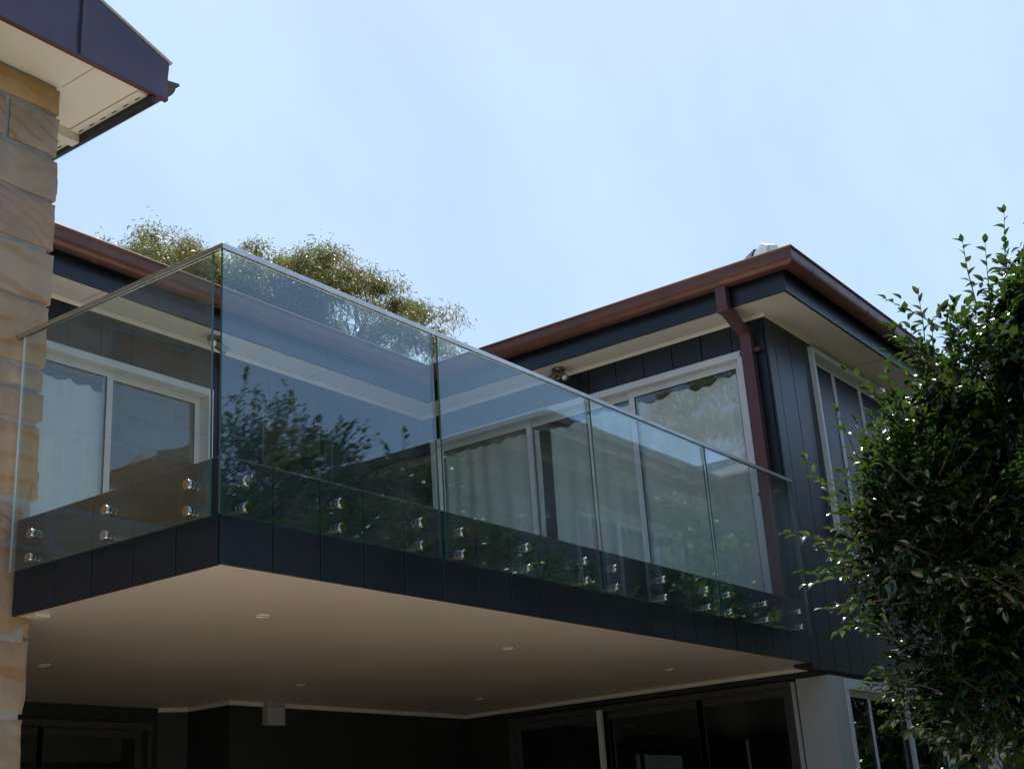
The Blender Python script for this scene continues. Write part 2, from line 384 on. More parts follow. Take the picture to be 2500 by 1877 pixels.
window(PL_L, .95, 3.25, 3.36, 5.37, [2.27], steps=[0, 1], label='white framed sliding door at the stone wall end')
window(PL_L, 3.82, 4.70, 3.55, 5.32, [], name='narrow_window', label='single pane window near the inner corner', trim=.03, fm='dark_frame', proud=.012, sash=.03)
window(PL_R, .235, 3.69, 3.385, 5.48, [1.39, 2.545], steps=[0, 1, 0], label='three panel white framed sliding door')
window(PL_E, 6.895, 9.35, 4.02, 5.69, [7.55, 8.2], name='screened_window', glass='mesh_pane', trim=.05, proud=.05, sash=.035, label='tall window with dark insect screens')
# rooms upstairs
rm = MB()
rm.box(-.6, 14.5, 8.0, 8.1, 3.0, 6.0); rm.box(-.7, -.6, 3.97, 8.0, 3.0, 6.0); rm.box(14.5, 14.6, .18, 8.0, 3.0, 6.0)
rm.box(-.6, 6.2, 3.97, 8.0, 5.84, 5.88); rm.box(6.2, 14.5, .2, 8.0, 5.84, 5.88)
rm.box(6.2, 14.5, .2, 4.2, 3.2, 3.3); rm.box(-.6, 14.5, 4.2, 8.0, 3.2, 3.3); rm.box(6.19, 14.5, 4.4, 4.5, 3.3, 5.83); rm.box(-.5, 6.1, 5.6, 5.7, 3.3, 5.83)
rm.box(3.42, 3.5, 3.97, 5.6, 3.3, 5.83)
H(rm, 'interior_partition', M['room'])

# eaves: soffit, fascia, gutter, roof
EX, EY1, EY0 = 5.66, 3.435, -.38
path = [(-2.2, EY1), (EX, EY1), (EX, EY0), (15.5, EY0)]
sf = MB()
sf.box(-2.2, EX, EY1+.003, YW-.003, ZS, ZS+.012); sf.box(EX+.003, XW-.003, EY0+.003, YW-.003, ZS+.0004, ZS+.0124); sf.box(XW, 15.5, EY0+.003, -.003, ZS, ZS+.012)
H(sf, 'soffit', M['soffit'])
mo = sweep([(0, ZS), (.0, ZS-.022), (.006, ZS-.026), (.018, ZS-.012), (.03, ZS-.0005)], [(-2.2, YW-.001), (XW-.001, YW-.001), (XW-.001, -.001), (15.5, -.001)], 1)
H(mo, 'soffit_bead', M['soffit'], smooth=True)
jo = MB()
for x in (1.9, 4.35): jo.box(x, x+.004, EY1+.01, YW-.03, ZS-.0012, ZS-.0002)
jo.box(7.9, 7.904, EY0+.01, -.03, ZS-.0012, ZS-.0002)
H(jo, 'soffit_joint', M['slot'])
fa = sweep([(-.022, ZS-.012), (0, ZS-.012), (0, 6.0), (-.022, 6.0)], path, 1); H(fa, 'fascia', M['fascia'], bevel=.002, seg=1)
gp = []
R_ = .073
for k in range(0, 11):
    a = math.pi + math.pi*k/10
    gp.append((.004+R_+R_*math.cos(a), 5.972+R_*1.02*math.sin(a)))
prof = [(.004, 6.035)]+gp+[(.150, 6.030), (.157, 6.038), (.163, 6.034), (.166, 6.042), (.160, 6.052), (.146, 6.050), (.143, 6.038)]
inner = [(o-.003 if o > .08 else o+.003, z+.004) for o, z in reversed(gp)]
gu = sweep(prof+inner+[(.007, 6.035)], path, 1); H(gu, 'gutter', M['copper'], smooth=True)
def gutter_ring(x, y, d, n):
    """a soldered joint band round the gutter: d along, n outward"""
    d = Vector((*d, 0)); n = Vector((*n, 0)); c = Vector((x, y, 0)); rings = []
    for s in (-.012, -.008, .008, .012):
        e = .0035 if abs(s) < .01 else .0006
        rings.append([c+d*s+n*(.004+R_+(R_+e)*math.cos(math.pi+math.pi*k/10))+Vector((0, 0, 5.972+(R_*1.02+e)*math.sin(math.pi+math.pi*k/10))) for k in range(0, 11)])
    m_ = MB(); m_.rings(rings, closed=False, cap=False); H(m_, 'gutter_joint', M['copper'], smooth=True)
for x in (1.72, 2.92, 4.12, 5.32): gutter_ring(x, EY1, (1, 0), (0, -1))
for y in (2.9, 2.0, 1.1, .15): gutter_ring(EX, y, (0, 1), (-1, 0))
for x in (5.95, 7.15, 8.35, 9.55): gutter_ring(x, EY0, (1, 0), (0, -1))
rf = MB()
P_ = .30
rf.prism([(-2.2, EY1-.02, 6.04), (-2.2, EY1+3.6, 6.04+P_*3.6), (-2.2, 10.6, 6.04), (-2.2, 10.5, 6.0), (-2.2, EY1+3.6, 6.0+P_*3.6), (-2.2, EY1, 6.0)], (9.4, 0, 0))
c0 = (EX-.02, EY0-.02, 6.045); c1 = (15.6, EY0-.02, 6.045); c2 = (15.6, 10.6, 6.045); c3 = (EX-.02, 10.6, 6.045)
ra = (EX+3.6, EY0+3.6, 6.045+P_*3.6); rb = (12, EY0+3.6, 6.045+P_*3.6); rc = (12, 7, 6.045+P_*3.6); rd = (EX+3.6, 7, 6.045+P_*3.6)
for q in ((c0, c1, rb, ra), (c1, c2, rc, rb), (c2, c3, rd, rc), (c3, c0, ra, rd), (ra, rb, rc, rd)): rf.quad(*q)
H(rf, 'roof', M['rooftile'])
# hip end: dark ridge flashing with a pale cap standing just above the gutter corner
def hp(t, q, z): return (EX+t+q*.70, EY0+t-q*.70, 6.045+P_*t+z)
hc = MB(); hc.rings([[hp(t, -.15, -.03), hp(t, -.05, z), hp(t, .05, z), hp(t, .15, -.03)] for t, z in ((.31, .19), (.45, .17), (.80, .09), (1.2, .03))])
H(hc, 'hip_capping', M['rooftile'], bevel=.006)
hc = MB(); hc.rings([[hp(t, -.12*q, -.02), hp(t, -.045*q, z), hp(t, .045*q, z), hp(t, .12*q, -.02)] for t, z, q in ((.06, .05, .7), (.10, .15, .9), (.19, .195, 1), (.30, .165, 1.1))])
H(hc, 'hip_end_cap', M['palecap'], bevel=.006)

# downpipe: square pipe, cranked under the eave
dp = MB()
yc, hw = .155, .048
def sq(x, y, z, d, w_=hw):
    """ring normal to direction d (in XZ plane)"""
    d = Vector(d).normalized(); a = Vector((0, 1, 0)); b = d.cross(a)
    return [Vector((x, y, z))+a*(w_*i)+b*(hw*.85*j) for i, j in ((-1, -1), (1, -1), (1, 1), (-1, 1))]
xo, xi = EX-.065, XW-.052
dp.rings([sq(xo, yc, 5.93, (0, 0, -1)), sq(xo, yc, 5.755, (0, 0, -1)), sq(xo+.012, yc, 5.725, (.4, 0, -1)), sq(xi-.03, yc, 5.60, (.6, 0, -1)), sq(xi, yc, 5.56, (.1, 0, -1)), sq(xi, yc, 5.5, (0, 0, -1)), sq(xi, yc, 3.31, (0, 0, -1))])
dpo = H(dp, 'downpipe', M['pipe'], bevel=.004)
for z in (5.70, 5.545):
    c = MB(); x = xo if z > 5.65 else xi
    c.rings([sq(x, yc, z+.018, (0, 0, -1), hw+.004), sq(x, yc, z-.012, (0, 0, -1), hw+.004)])
    b = c.build('pipe_collar', M['pipe'], bevel=.002); b.parent = dpo
for z in (5.44, 4.2):
    c = MB(); c.box(xi-.012, xi+.03, yc-hw-.055, yc-hw-.001, z-.016, z+.016); c.box(xi-.012, xi+.03, yc+hw+.001, yc+hw+.035, z-.016, z+.016)
    c.lathe((xi-.012, yc-hw-.03, z), (-1, 0, 0), [(0, .007), (.006, .006), (.008, .001)], 10)
    b = c.build('pipe_bracket', M['copper'], bevel=.001); b.parent = dpo

# ---- lower storey
ZC = 2.82
XL = 6.33
PL_D = Plane((XL, 0, 0), (0, 1, 0), (-1, 0, 0)); PL_LE = Plane((0, .006, 0), (1, 0, 0), (0, -1, 0)); PL_B = Plane((0, 3.69, 0), (1, 0, 0), (0, -1, 0)); PL_G = Plane((0, 4.28, 0), (1, 0, 0), (0, -1, 0))
lw = MB()
lw.box(XL, XL+.14, .02, 3.9, 2.745, ZC+.2); lw.box(XL, XL+.14, 3.20, 3.69, 0, 2.745)          # beam over the doors, end pier
lw.box(XL+.14, 14.6, .02, .16, 2.745, 2.785)
H(lw, 'lintel_beam', M['lowerwall'], bevel=.002)
bw = MB(); bw.box(3.38, XL+.14, 3.69, 3.85, 0, ZC+.1); bw.box(3.38, 3.50, 3.85, 4.17, 0, ZC+.1); bw.prism([(3.39, 4.17, 0), (3.17, 4.28, 0), (3.17, 4.45, 0), (3.5, 4.45, 0), (3.5, 4.17, 0)], (0, 0, ZC+.1))
H(bw, 'lower_back_wall', M['lowerwall'])
lg = [(1.0, 3.10, .1, 2.70)]
mb = MB()
for c in cells(-.6, 3.17, 0, ZC+.1, lg): PL_G.box(mb, c[0], c[1], -.15, 0, c[2], c[3])
H(mb, 'garage_side_wall', M['lowerwall'])
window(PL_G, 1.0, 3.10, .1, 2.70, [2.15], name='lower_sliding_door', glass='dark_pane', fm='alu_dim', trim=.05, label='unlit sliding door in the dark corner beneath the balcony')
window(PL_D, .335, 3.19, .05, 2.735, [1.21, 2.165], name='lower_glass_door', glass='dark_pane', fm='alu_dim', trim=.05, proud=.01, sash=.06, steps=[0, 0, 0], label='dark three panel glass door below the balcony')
ps = MB(); ps.box(XL-.055, XL-.012, 2.142, 2.185, 0, 2.70); H(ps, 'door_post', M['alu'], bevel=.004)
ps = MB(); ps.box(XL-.035, XL-.003, .300, .328, 0, 2.72); H(ps, 'door_post', M['white'], bevel=.004)
cl = MB(); cl.box(XL, 6.62, .006, .295, 0, 2.742); H(cl, 'corner_column', M['white'], bevel=.003)
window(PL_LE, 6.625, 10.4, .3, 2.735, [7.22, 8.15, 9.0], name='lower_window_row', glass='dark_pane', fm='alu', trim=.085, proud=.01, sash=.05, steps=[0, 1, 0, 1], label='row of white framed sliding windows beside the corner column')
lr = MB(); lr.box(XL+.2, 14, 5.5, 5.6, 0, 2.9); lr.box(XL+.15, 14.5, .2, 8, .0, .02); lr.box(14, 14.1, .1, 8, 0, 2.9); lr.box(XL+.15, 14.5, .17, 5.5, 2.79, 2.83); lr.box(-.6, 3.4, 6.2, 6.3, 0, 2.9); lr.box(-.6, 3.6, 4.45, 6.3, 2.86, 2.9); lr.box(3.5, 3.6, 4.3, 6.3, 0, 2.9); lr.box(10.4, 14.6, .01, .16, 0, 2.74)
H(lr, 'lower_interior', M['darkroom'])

# ------------------------------------------------------------------ the balcony
bal = thing('balcony', 'dark clad cantilevered balcony with cream underside and recessed downlights', 'balcony', (3, 1.9, 2.82))
def B(mb, name, m, **k): return keep(mb.build(name, m, **k), bal)
fb = [0.0, .304]+[.304+.2975*k for k in range(1, 19)]+[6.02]
clad(PL_E, fb, 2.812, DECK, [], parent=bal, name='fascia_board')
PL_S = Plane((0, 0, 0), (0, 1, 0), (-1, 0, 0))
clad(PL_S, [.0225, .295, .590, .885, 1.182, 1.492], 2.812, DECK, [], parent=bal, name='fascia_board')
fr = MB(); fr.box(.023, 6.16, .023, .12, 2.826, DECK-.014); fr.box(.023, .12, .12, 3.7, 2.826, DECK-.014); fr.box(.12, 6.16, 1.8, 1.9, 2.84, DECK-.014)
B(fr, 'frame_joist', M['core'])
cp = MB(); cp.box(.002, .004, -.002, .03, 2.815, 2.815+.05)
dk = MB(); dk.box(.10, XW-.03, .10, YW-.03, DECK-.012, DECK-.001); B(dk, 'deck', mat('deck_tile', (.60, .56, .50), .6, var=.1))
cs = MB(); cs.box(.024, XL-.002, .024, 3.688, ZC, ZC+.014); cs.box(-.6, 3.378, 3.688, 4.278, ZC, ZC+.014)
B(cs, 'soffit_lining', M['ceiling'])
cv = sweep([(0, ZC-.0005), (0, ZC-.026), (.007, ZC-.03), (.022, ZC-.016), (.03, ZC-.0005)], [(3.168, 4.279), (3.388, 4.169), (3.379, 3.689), (XL-.001, 3.689), (XL-.001, .02)], 1)
B(cv, 'cornice', M['soffit'], smooth=True)
bk = MB(); bk.box(.06, .14, 1.38, 1.46, 2.806, ZC-.0005); B(bk, 'corner_block', M['soffit'], bevel=.002)

DLL = ['recessed downlight nearest the outer corner of the balcony', 'recessed downlight in the middle of the front row', 'recessed downlight closest to the stone wall', 'recessed downlight in the back row above the pale wall box', 'recessed downlight near the inner end of the back row', 'recessed downlight in the front row beside the lower glass door']
for (x, y), lb in zip([(1.04, .85), (3.185, .855), (1.08, 2.77), (3.21, 2.75), (5.32, 2.74), (5.26, .84)], DLL):
    t = thing('downlight', lb, 'downlight', (x, y, ZC), 'downlights set in the balcony underside')
    mb = MB(); mb.lathe((0, 0, 0), (0, 0, -1), [(-.03, .041), (.0005, .041), (.0035, .039), (.004, .036), (.001, .033), (-.012, .030), (-.03, .028)], 28)
    mb.build('trim_ring', M['lens'], t, smooth=True)
    mb = MB(); mb.lathe((0, 0, .004), (0, 0, -1), [(-.004, .030), (0, .029), (.002, .02), (.0025, .001)], 20)
    mb.build('lamp_lens', M['lens'], t, smooth=True)
wb = thing('wall_box', 'pale square box fixed high on the dark wall under the balcony', 'wall box', (3.81, 3.66, 2.72))
mb = MB(); mb.box(-.093, .093, -.045, .028, -.075, .099); mb.build('casing', M['white'], wb, bevel=.006)
mb = MB(); mb.box(-.090, .090, -.047, -.0455, .070, .075); mb.build('lid_seam', M['slot'], wb)

# ------------------------------------------------------------------ glass balustrade
bst = thing('glass_balustrade', 'frameless clear glass balustrade with slim steel rail around the balcony edge', 'balustrade', (0, 0, 3.29))
ZG0, ZG1 = 3.008, 4.246
def glass_panel(axis, a, b, outer, flat):
    mb = MB()
    if axis == 'x': x0, x1, y0, y1 = a, b, -.066, -.054
    else: x0, x1, y0, y1 = -.066, -.054, a, b
    z0, z1 = ZG0, ZG1; n = 0
    v = [(x0, y0, z0), (x1, y0, z0), (x1, y1, z0), (x0, y1, z0), (x0, y0, z1), (x1, y0, z1), (x1, y1, z1), (x0, y1, z1)]
    mb.v = v
    for f in ((0, 3, 2, 1), (4, 5, 6, 7), (0, 1, 5, 4), (1, 2, 6, 5), (2, 3, 7, 6), (3, 0, 4, 7)):
        c = sum((Vector(v[i]) for i in f), Vector())/4
        if axis == 'x': face = abs(c.x-(x0+x1)/2) < .01 and abs(c.z-(z0+z1)/2) < .01
        else: face = abs(c.y-(y0+y1)/2) < .01 and abs(c.z-(z0+z1)/2) < .01
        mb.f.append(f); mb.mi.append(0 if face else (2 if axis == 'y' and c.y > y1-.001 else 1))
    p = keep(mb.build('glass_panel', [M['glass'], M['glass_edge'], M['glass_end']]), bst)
    return p
SOFF = []
def standoff(pos, nrm, parent):
    """steel spacer, ring and cap bolting the glass to the fascia"""
    mb = MB(); 
    mb.lathe(pos, nrm, [(.0, .019), (.051, .019), (.052, .024), (.0535, .024)], 22)
    mb.lathe(pos, nrm, [(.0665, .0235), (.068, .0250), (.080, .0250), (.0835, .0232), (.0838, .0010)], 28)
    o = mb.build('standoff', M['chrome'], smooth=True); o.parent = parent; o.matrix_parent_inverse = Matrix.Translation(bst.location).inverted() if False else Matrix()
    return o
panels = [('y', .004, 1.435, [.134, .694, 1.263]), ('x', -.066, 1.412, [.078, .665, 1.252]), ('x', 1.455, 2.927, [1.584, 2.166, 2.756]),
          ('x', 2.972, 4.448, [3.089, 3.68, 4.267]), ('x', 4.490, 5.950, [4.585, 5.165, 5.76])]
for ax, a, b, ss in panels:
    p = glass_panel(ax, a, b, 0, 0)
    for q in ss:
        for z in (3.052, 3.170):
            if ax == 'x': standoff((q, -.001, z), (0, -1, 0), p)
            else: standoff((-.001, q, z), (-1, 0, 0), p)
rl = sweep([(-.012, 4.238), (-.0075, 4.238), (-.0075, 4.249), (.0075, 4.249), (.0075, 4.238), (.012, 4.238), (.0125, 4.262), (.0105, 4.2645), (-.0105, 4.2645), (-.0125, 4.262)],
           [(-.06, 1.499), (-.06, -.06), (5.965, -.06)], 1)
keep(rl.build('handrail', M['rail'], bevel=.0015, seg=2), bst)

# ------------------------------------------------------------------ spotlights under the eaves
def spot(loc, lb, yaw, heads):
    t = thing('spotlight', lb, 'spotlight', loc, 'twin spotlights under the eaves')
    mb = MB(); mb.lathe((0, 0, 0), (0, 0, -1), [(0, .058), (.024, .058), (.03, .054), (.03, .002)], 28); mb.build('base_plate', M['lampm'], t, smooth=True)
    for yw, pt in heads:
        d = Vector((math.cos(yw)*math.cos(pt), math.sin(yw)*math.cos(pt), -math.sin(pt)))
        s = Vector((math.cos(yw), math.sin(yw), 0))
        mb = MB(); mb.tube([s*.028+Vector((0, 0, -.028)), s*.034+Vector((0, 0, -.055)), s*.045+Vector((0, 0, -.070))], .008, 8)
        mb.build('arm', M['lampm'], t, smooth=True)
        c = s*.045+Vector((0, 0, -.075))
        mb = MB(); mb.lathe(c-d*.045, d, [(0, .006), (.004, .030), (.012, .034), (.115, .036), (.120, .036), (.119, .030), (.108, .028), (.106, .001)], 24)
        h = mb.build('lamp_head', M['lampm'], t, smooth=True)
        mb = MB(); mb.lathe(c+d*.062, d, [(0, .028), (.004, .026), (.010, .012), (.012, .001)], 18); l_ = mb.build('lens', M['lens'], smooth=True); l_.parent = h
    return t
spot((3.10, 3.60, ZS), 'bronze twin spotlight on the eave above the door beside the stone wall', 0, [(math.radians(-135), .35), (math.radians(-25), .55)])
spot((5.835, 2.0, ZS), 'bronze twin spotlight on the eave above the three panel sliding door', 0, [(math.radians(-115), .75), (math.radians(140), .7)])

# ------------------------------------------------------------------ curtains
def curtain(pl, ua, ub, zt, zb, off, lb, seed, drop=.06, fold=.055, amp=.015, wl=.21):
    r = random.Random(seed); nu, nz = int((ub-ua)/.012)+1, 14; ph = r.uniform(0, 9)
    tops = []; mb = MB(); 
    for i in range(nu):
        u = i/(nu-1)
        t = zt-drop*abs(noise.noise((u*(ub-ua)*3.1+seed, 3.3, 0)))*1.6 - .022*abs(math.sin(u*(ub-ua)/.16*math.pi+seed))
        tops.append(t)
    for j in range(nz):
        v = j/(nz-1)
        for i in range(nu):
            x = ua+(ub-ua)*i/(nu-1)
            ff = math.sin((x/wl+.35*math.sin(x*3.7+ph)+.15*v*math.sin(x*5+ph))*2*math.pi+ph)
            z = tops[i]+(zb-tops[i])*v
            n = off+amp*(0.55+.5*v)*ff+.012*noise.noise((x*4, v*2, seed))
            xx = x+.03*noise.noise((x*2.3, v*1.4, seed+5))*v
            mb.v.append(pl.p(xx, n, z))
    for j in range(nz-1):
        for i in range(nu-1):
            k = j*nu+i; mb.f.append((k, k+1, k+nu+1, k+nu)); mb.mi.append(0)
    o = mb.build('curtain', M['curtain'], smooth=True); tag(o, lb, 'curtain', 'cream curtains behind the upstairs glass'); return o
curtain(PL_L, 1.0, 2.36, 5.19, 3.33, -.125, 'cream curtain behind the sliding door next to the stone wall', 3, amp=.024, wl=.15)
curtain(PL_R, .30, 1.385, 5.36, 3.33, -.125, 'cream curtain in the door panel beside the downpipe', 11)
curtain(PL_R, 1.43, 2.34, 5.36, 3.33, -.125, 'cream curtain in the middle panel of the three panel door', 19)
curtain(PL_R, 2.48, 3.62, 5.36, 3.33, -.125, 'cream curtain in the door panel nearest the inner corner', 27)

# ------------------------------------------------------------------ stone clad wing on the left
sw = thing('stone_wing', 'sandstone clad house wing with aubergine metal roof edge beside the balcony', 'house wing', (-1, 2.4, 0))
def S(mb, name, m, **k): return keep(mb.build(name, m, **k), sw)
mb = MB(); mb.box(-3.3, .085, 1.514, 3.9, 0, 5.84); S(mb, 'mortar_wall', M['mortar'])
def stone(x0, x1, z0, z1, mi, corner=False, rough=0):
    """rock-faced block: gridded face with wandering edges, wrapped round the corner when it is the last in its course"""
    sd_ = random.uniform(0, 100); mb = MB(); nx = max(4, int((x1-x0)/.028)); nz = max(4, int((z1-z0)/.028))
    def jit(a, s=.009): return s*noise.noise((a*5.5+sd_, sd_, .3))+.55*s*noise.noise((a*25+sd_, 1.3, sd_))
    y0 = 1.497+random.uniform(-.010, .006)
    idx = {}
    for j in range(nz+1):
        for i in range(nx+1):
            u, v = i/nx, j/nz
            x = x0+(x1-x0)*u; z = z0+(z1-z0)*v
            ex = min(u, 1-u)*(x1-x0); ez = min(v, 1-v)*(z1-z0)
            if i == 0: x += jit(z)
            if i == nx: x += jit(z+9, .011 if corner else .008)
            if j == 0: z += jit(x+20)
            if j == nz: z += jit(x+40)
            rnd = .011*math.exp(-min(ex, ez)/.008)
            y = y0+rnd+.007*noise.noise((x*4, z*4, sd_))+.005*noise.noise((x*13, z*13, sd_))
            if rough and x > x1-.09: y += rough*abs(noise.noise((x*14, z*14, sd_)))
            idx[i, j] = len(mb.v); mb.v.append((x, y, z))
    for j in range(nz):
        for i in range(nx): mb.f.append((idx[i, j], idx[i+1, j], idx[i+1, j+1], idx[i, j+1])); mb.mi.append(0)
    # edges going back
    D = .32 if corner else .05
    rim = [(i, 0) for i in range(nx)]+[(nx, j) for j in range(nz)]+[(i, nz) for i in range(nx, 0, -1)]+[(0, j) for j in range(nz, 0, -1)]
    base = len(mb.v)
    for (i, j) in rim:
        x, y, z = mb.v[idx[i, j]]
        mb.v.append((x, y0+D, z))
    k = len(rim)
    for a in range(k):
        b = (a+1) % k; mb.f.append((idx[rim[b]], idx[rim[a]], base+a, base+b)); mb.mi.append(0)
    S(mb, 'stone', STONE[mi], smooth=True)
zz = [5.822, 5.635, 5.370, 5.100, 4.800, 4.482, 4.120, 3.985, 3.815, 3.395, 3.170, 2.715, 2.340, 1.93, 1.55, 1.2, .85, .5, .12]
ends = [.100, .108, .118, .116, .124, .116, .110, .110, .104, .060, .120, .118, .108, .115, .11, .115, .11, .115]
splits = [[-1.0, -1.9], [-.213, -.8, -1.7], [-.55, -1.35, -2.2], [-.8, -1.5, -2.4], [-.45, -1.2, -2.1], [-.66, -1.5, -2.3], [-.38, -1.1, -2.0], [-.7, -1.6], [-.42, -1.3, -2.2], [-.3, -1.0, -1.9], [-.62, -1.4, -2.2], [-.35, -1.2, -2.1], [-.5, -1.3, -2.3], [-.3, -1.1], [-.6, -1.5], [-.2, -1.1, -2], [-.5, -1.4], [-.3, -1.2]]
mats_ = [0, 1, 2, 3, 5, 4, 2, 3, 4, 3, 4, 2, 1, 3, 5, 2, 1, 3]
for c in range(len(zz)-1):
    e = [ends[c]]+splits[c]+[-3.28]
    for q in range(len(e)-1):
        stone(e[q+1]+(.014), e[q]-(.014 if q else 0), zz[c+1]+.014, zz[c]-.013, (mats_[c]+q*2) % 6, corner=(q == 0), rough=.03 if c in (9, 10) else 0)
stone(.062, .118, 3.41, 3.56, 1, corner=True, rough=.03)
# roof edge of the stone wing
ZR = 5.83
mb = MB(); mb.box(-3.6, .475, 1.172, 1.83, ZR, ZR+.012); S(mb, 'eave_soffit', M['soffit'])
mb = MB(); mb.box(.103, .1055, 1.19, 1.49, ZR-.0015, ZR-.0003); S(mb, 'soffit_joint', M['slot'])
mb = MB(); mb.box(.12, .476, 1.832, 1.90, 5.765, ZR+.011); S(mb, 'eave_beam', M['soffit'], bevel=.002)
mb = MB(); mb.box(.12, .476, 1.901, 3.3, 5.80, 5.812); S(mb, 'rear_soffit', M['soffit'])
mb = MB(); mb.box(.405, .474, 1.20, 1.828, ZR-.010, ZR-.0005); mb.box(.415, .474, 1.903, 3.3, 5.792, 5.7995); S(mb, 'vent_strip', M['soffit'], bevel=.002)
mb = MB(); mb.box(.25, .275, 1.95, 3.3, 5.7975, 5.7995); mb.box(.33, .334, 1.95, 3.3, 5.7980, 5.7995); S(mb, 'soffit_groove', M['slot'])
for k in range(14):
    y = 1.24+.105*k
    if 1.79 < y < 1.93: continue
    z = ZR-.0105 if y < 1.83 else 5.7915
    mb = MB(); mb.box(.448, .456, y, y+.045, z-.001, z+.0005); S(mb, 'vent_slot', M['slot'])
mb = MB(); mb.box(.478, .505, 1.165, 3.45, 5.772, 5.985); S(mb, 'side_fascia', M['fascia'], bevel=.002)
def bz(x): return 6.074+.338*(.579-x)
# tapered metal barge: gently dished sheet
mb = MB(); nx = 46
for side_, yb in ((0, 1.150), (1, 1.170)):
    for j in range(7):
        for i in range(nx+1):
            x = .583-(4.2)*(i/nx)**1.15; v = j/6
            z = 5.826+(bz(x)-5.826)*v
            dish = .006*math.sin(v*math.pi)*(1+noise.noise((x*2.1, v*1.6, 3)))+.004*noise.noise((x*5, v*3, 1)) if side_ == 0 else 0
            mb.v.append((x, yb+dish, z))
n1 = 7*(nx+1)
for j in range(6):
    for i in range(nx):
        a = j*(nx+1)+i; mb.f.append((a+1, a, a+nx+1, a+nx+2)); mb.f.append((n1+a, n1+a+1, n1+a+nx+2, n1+a+nx+1)); mb.mi += [0, 0]
for i in range(nx):
    mb.f.append((i, i+1, n1+i+1, n1+i)); t = 6*(nx+1); mb.f.append((t+i+1, t+i, n1+t+i, n1+t+i+1)); mb.mi += [0, 0]
for j in range(6):
    a = j*(nx+1); mb.f.append((a, n1+a, n1+a+nx+1, a+nx+1)); mb.mi.append(0)
S(mb, 'barge_capping', M['aub'], smooth=True)
for xs in (-.022, -1.1):
    mb = MB(); mb.prism([(xs-.009, 1.149, 5.84), (xs+.006, 1.149, 5.84), (xs+.008, 1.149, bz(xs)-.002), (xs-.007, 1.149, bz(xs)+.002)], (0, -.014, 0)); S(mb, 'standing_seam', M['aub'], bevel=.003)
mb = MB(); mb.box(-3.6, .583, 1.1515, 1.180, 5.819, 5.8255); S(mb, 'drip_edge', M['copper'])
mb = MB(); mb.prism([(.60, 1.140, 6.072), (.60, 1.140, 6.082), (-3.6, 1.140, bz(-3.6)+.017), (-3.6, 1.140, bz(-3.6)+.007)], (0, 3.2, 0)); S(mb, 'roof_sheet', M['palecap'])
gp2 = []
for k in range(0, 13):
    a = math.pi+math.pi*k/12; gp2.append((.512+.085+.085*math.cos(a), 5.985+.095*math.sin(a)))
prof2 = gp2+[(.70, 6.010), (.712, 6.004), (.720, 6.012), (.712, 6.024), (.690, 6.020)]
mb = MB(); mb.rings([[(x, y, z) for x, z in prof2] for y in (1.215, 3.5)]); S(mb, 'roof_gutter', M['aub'], smooth=True)
mb = MB(); mb.rings([[(x, y, z+.004) for x, z in gp2] for y in (1.205, 1.213)]); S(mb, 'gutter_end_cap', M['copper'], smooth=True)
mb = MB(); mb.lathe((.61, 1.205, 5.96), (0, -1, 0), [(0, .006), (.003, .005), (.004, .001)], 8); S(mb, 'rivet', M['chrome'])

# ------------------------------------------------------------------ leaves and trees
def leaf_geo(L_, W_, fold, curl, nseg=4):
    """leaf along +Y, face up +Z; returns verts (n,3) and faces"""
    v = [(0, 0, 0)]; f = []
    prof = [.0, .72, 1.0, .72][:nseg] if nseg == 4 else [.0, .95]
    rows = []
    for k in range(1, nseg):
        t = k/nseg; y = L_*t; w_ = W_*.5*(math.sin(math.pi*t**.85)); z = -curl*L_*t*t
        rows.append(len(v)); v += [(-w_, y, z+fold*w_), (0, y, z), (w_, y, z+fold*w_)]
    v.append((0, L_, -curl*L_)); tip = len(v)-1
    r = rows[0]; f += [(0, r+1, r), (0, r+2, r+1)]
    for a, b in zip(rows[:-1], rows[1:]): f += [(a, a+1, b+1, b), (a+1, a+2, b+2, b+1)]
    r = rows[-1]; f += [(r, r+1, tip), (r+1, r+2, tip)]
    return np.array(v), f

def frames(dirs, ups):
    """stack of 3x3 (columns x,y,z): y = dir, z ~ up"""
    y = dirs/np.linalg.norm(dirs, axis=1, keepdims=True)
    x = np.cross(y, ups); x /= np.maximum(np.linalg.norm(x, axis=1, keepdims=True), 1e-6)
    z = np.cross(x, y)
    return np.stack([x, y, z], axis=2)

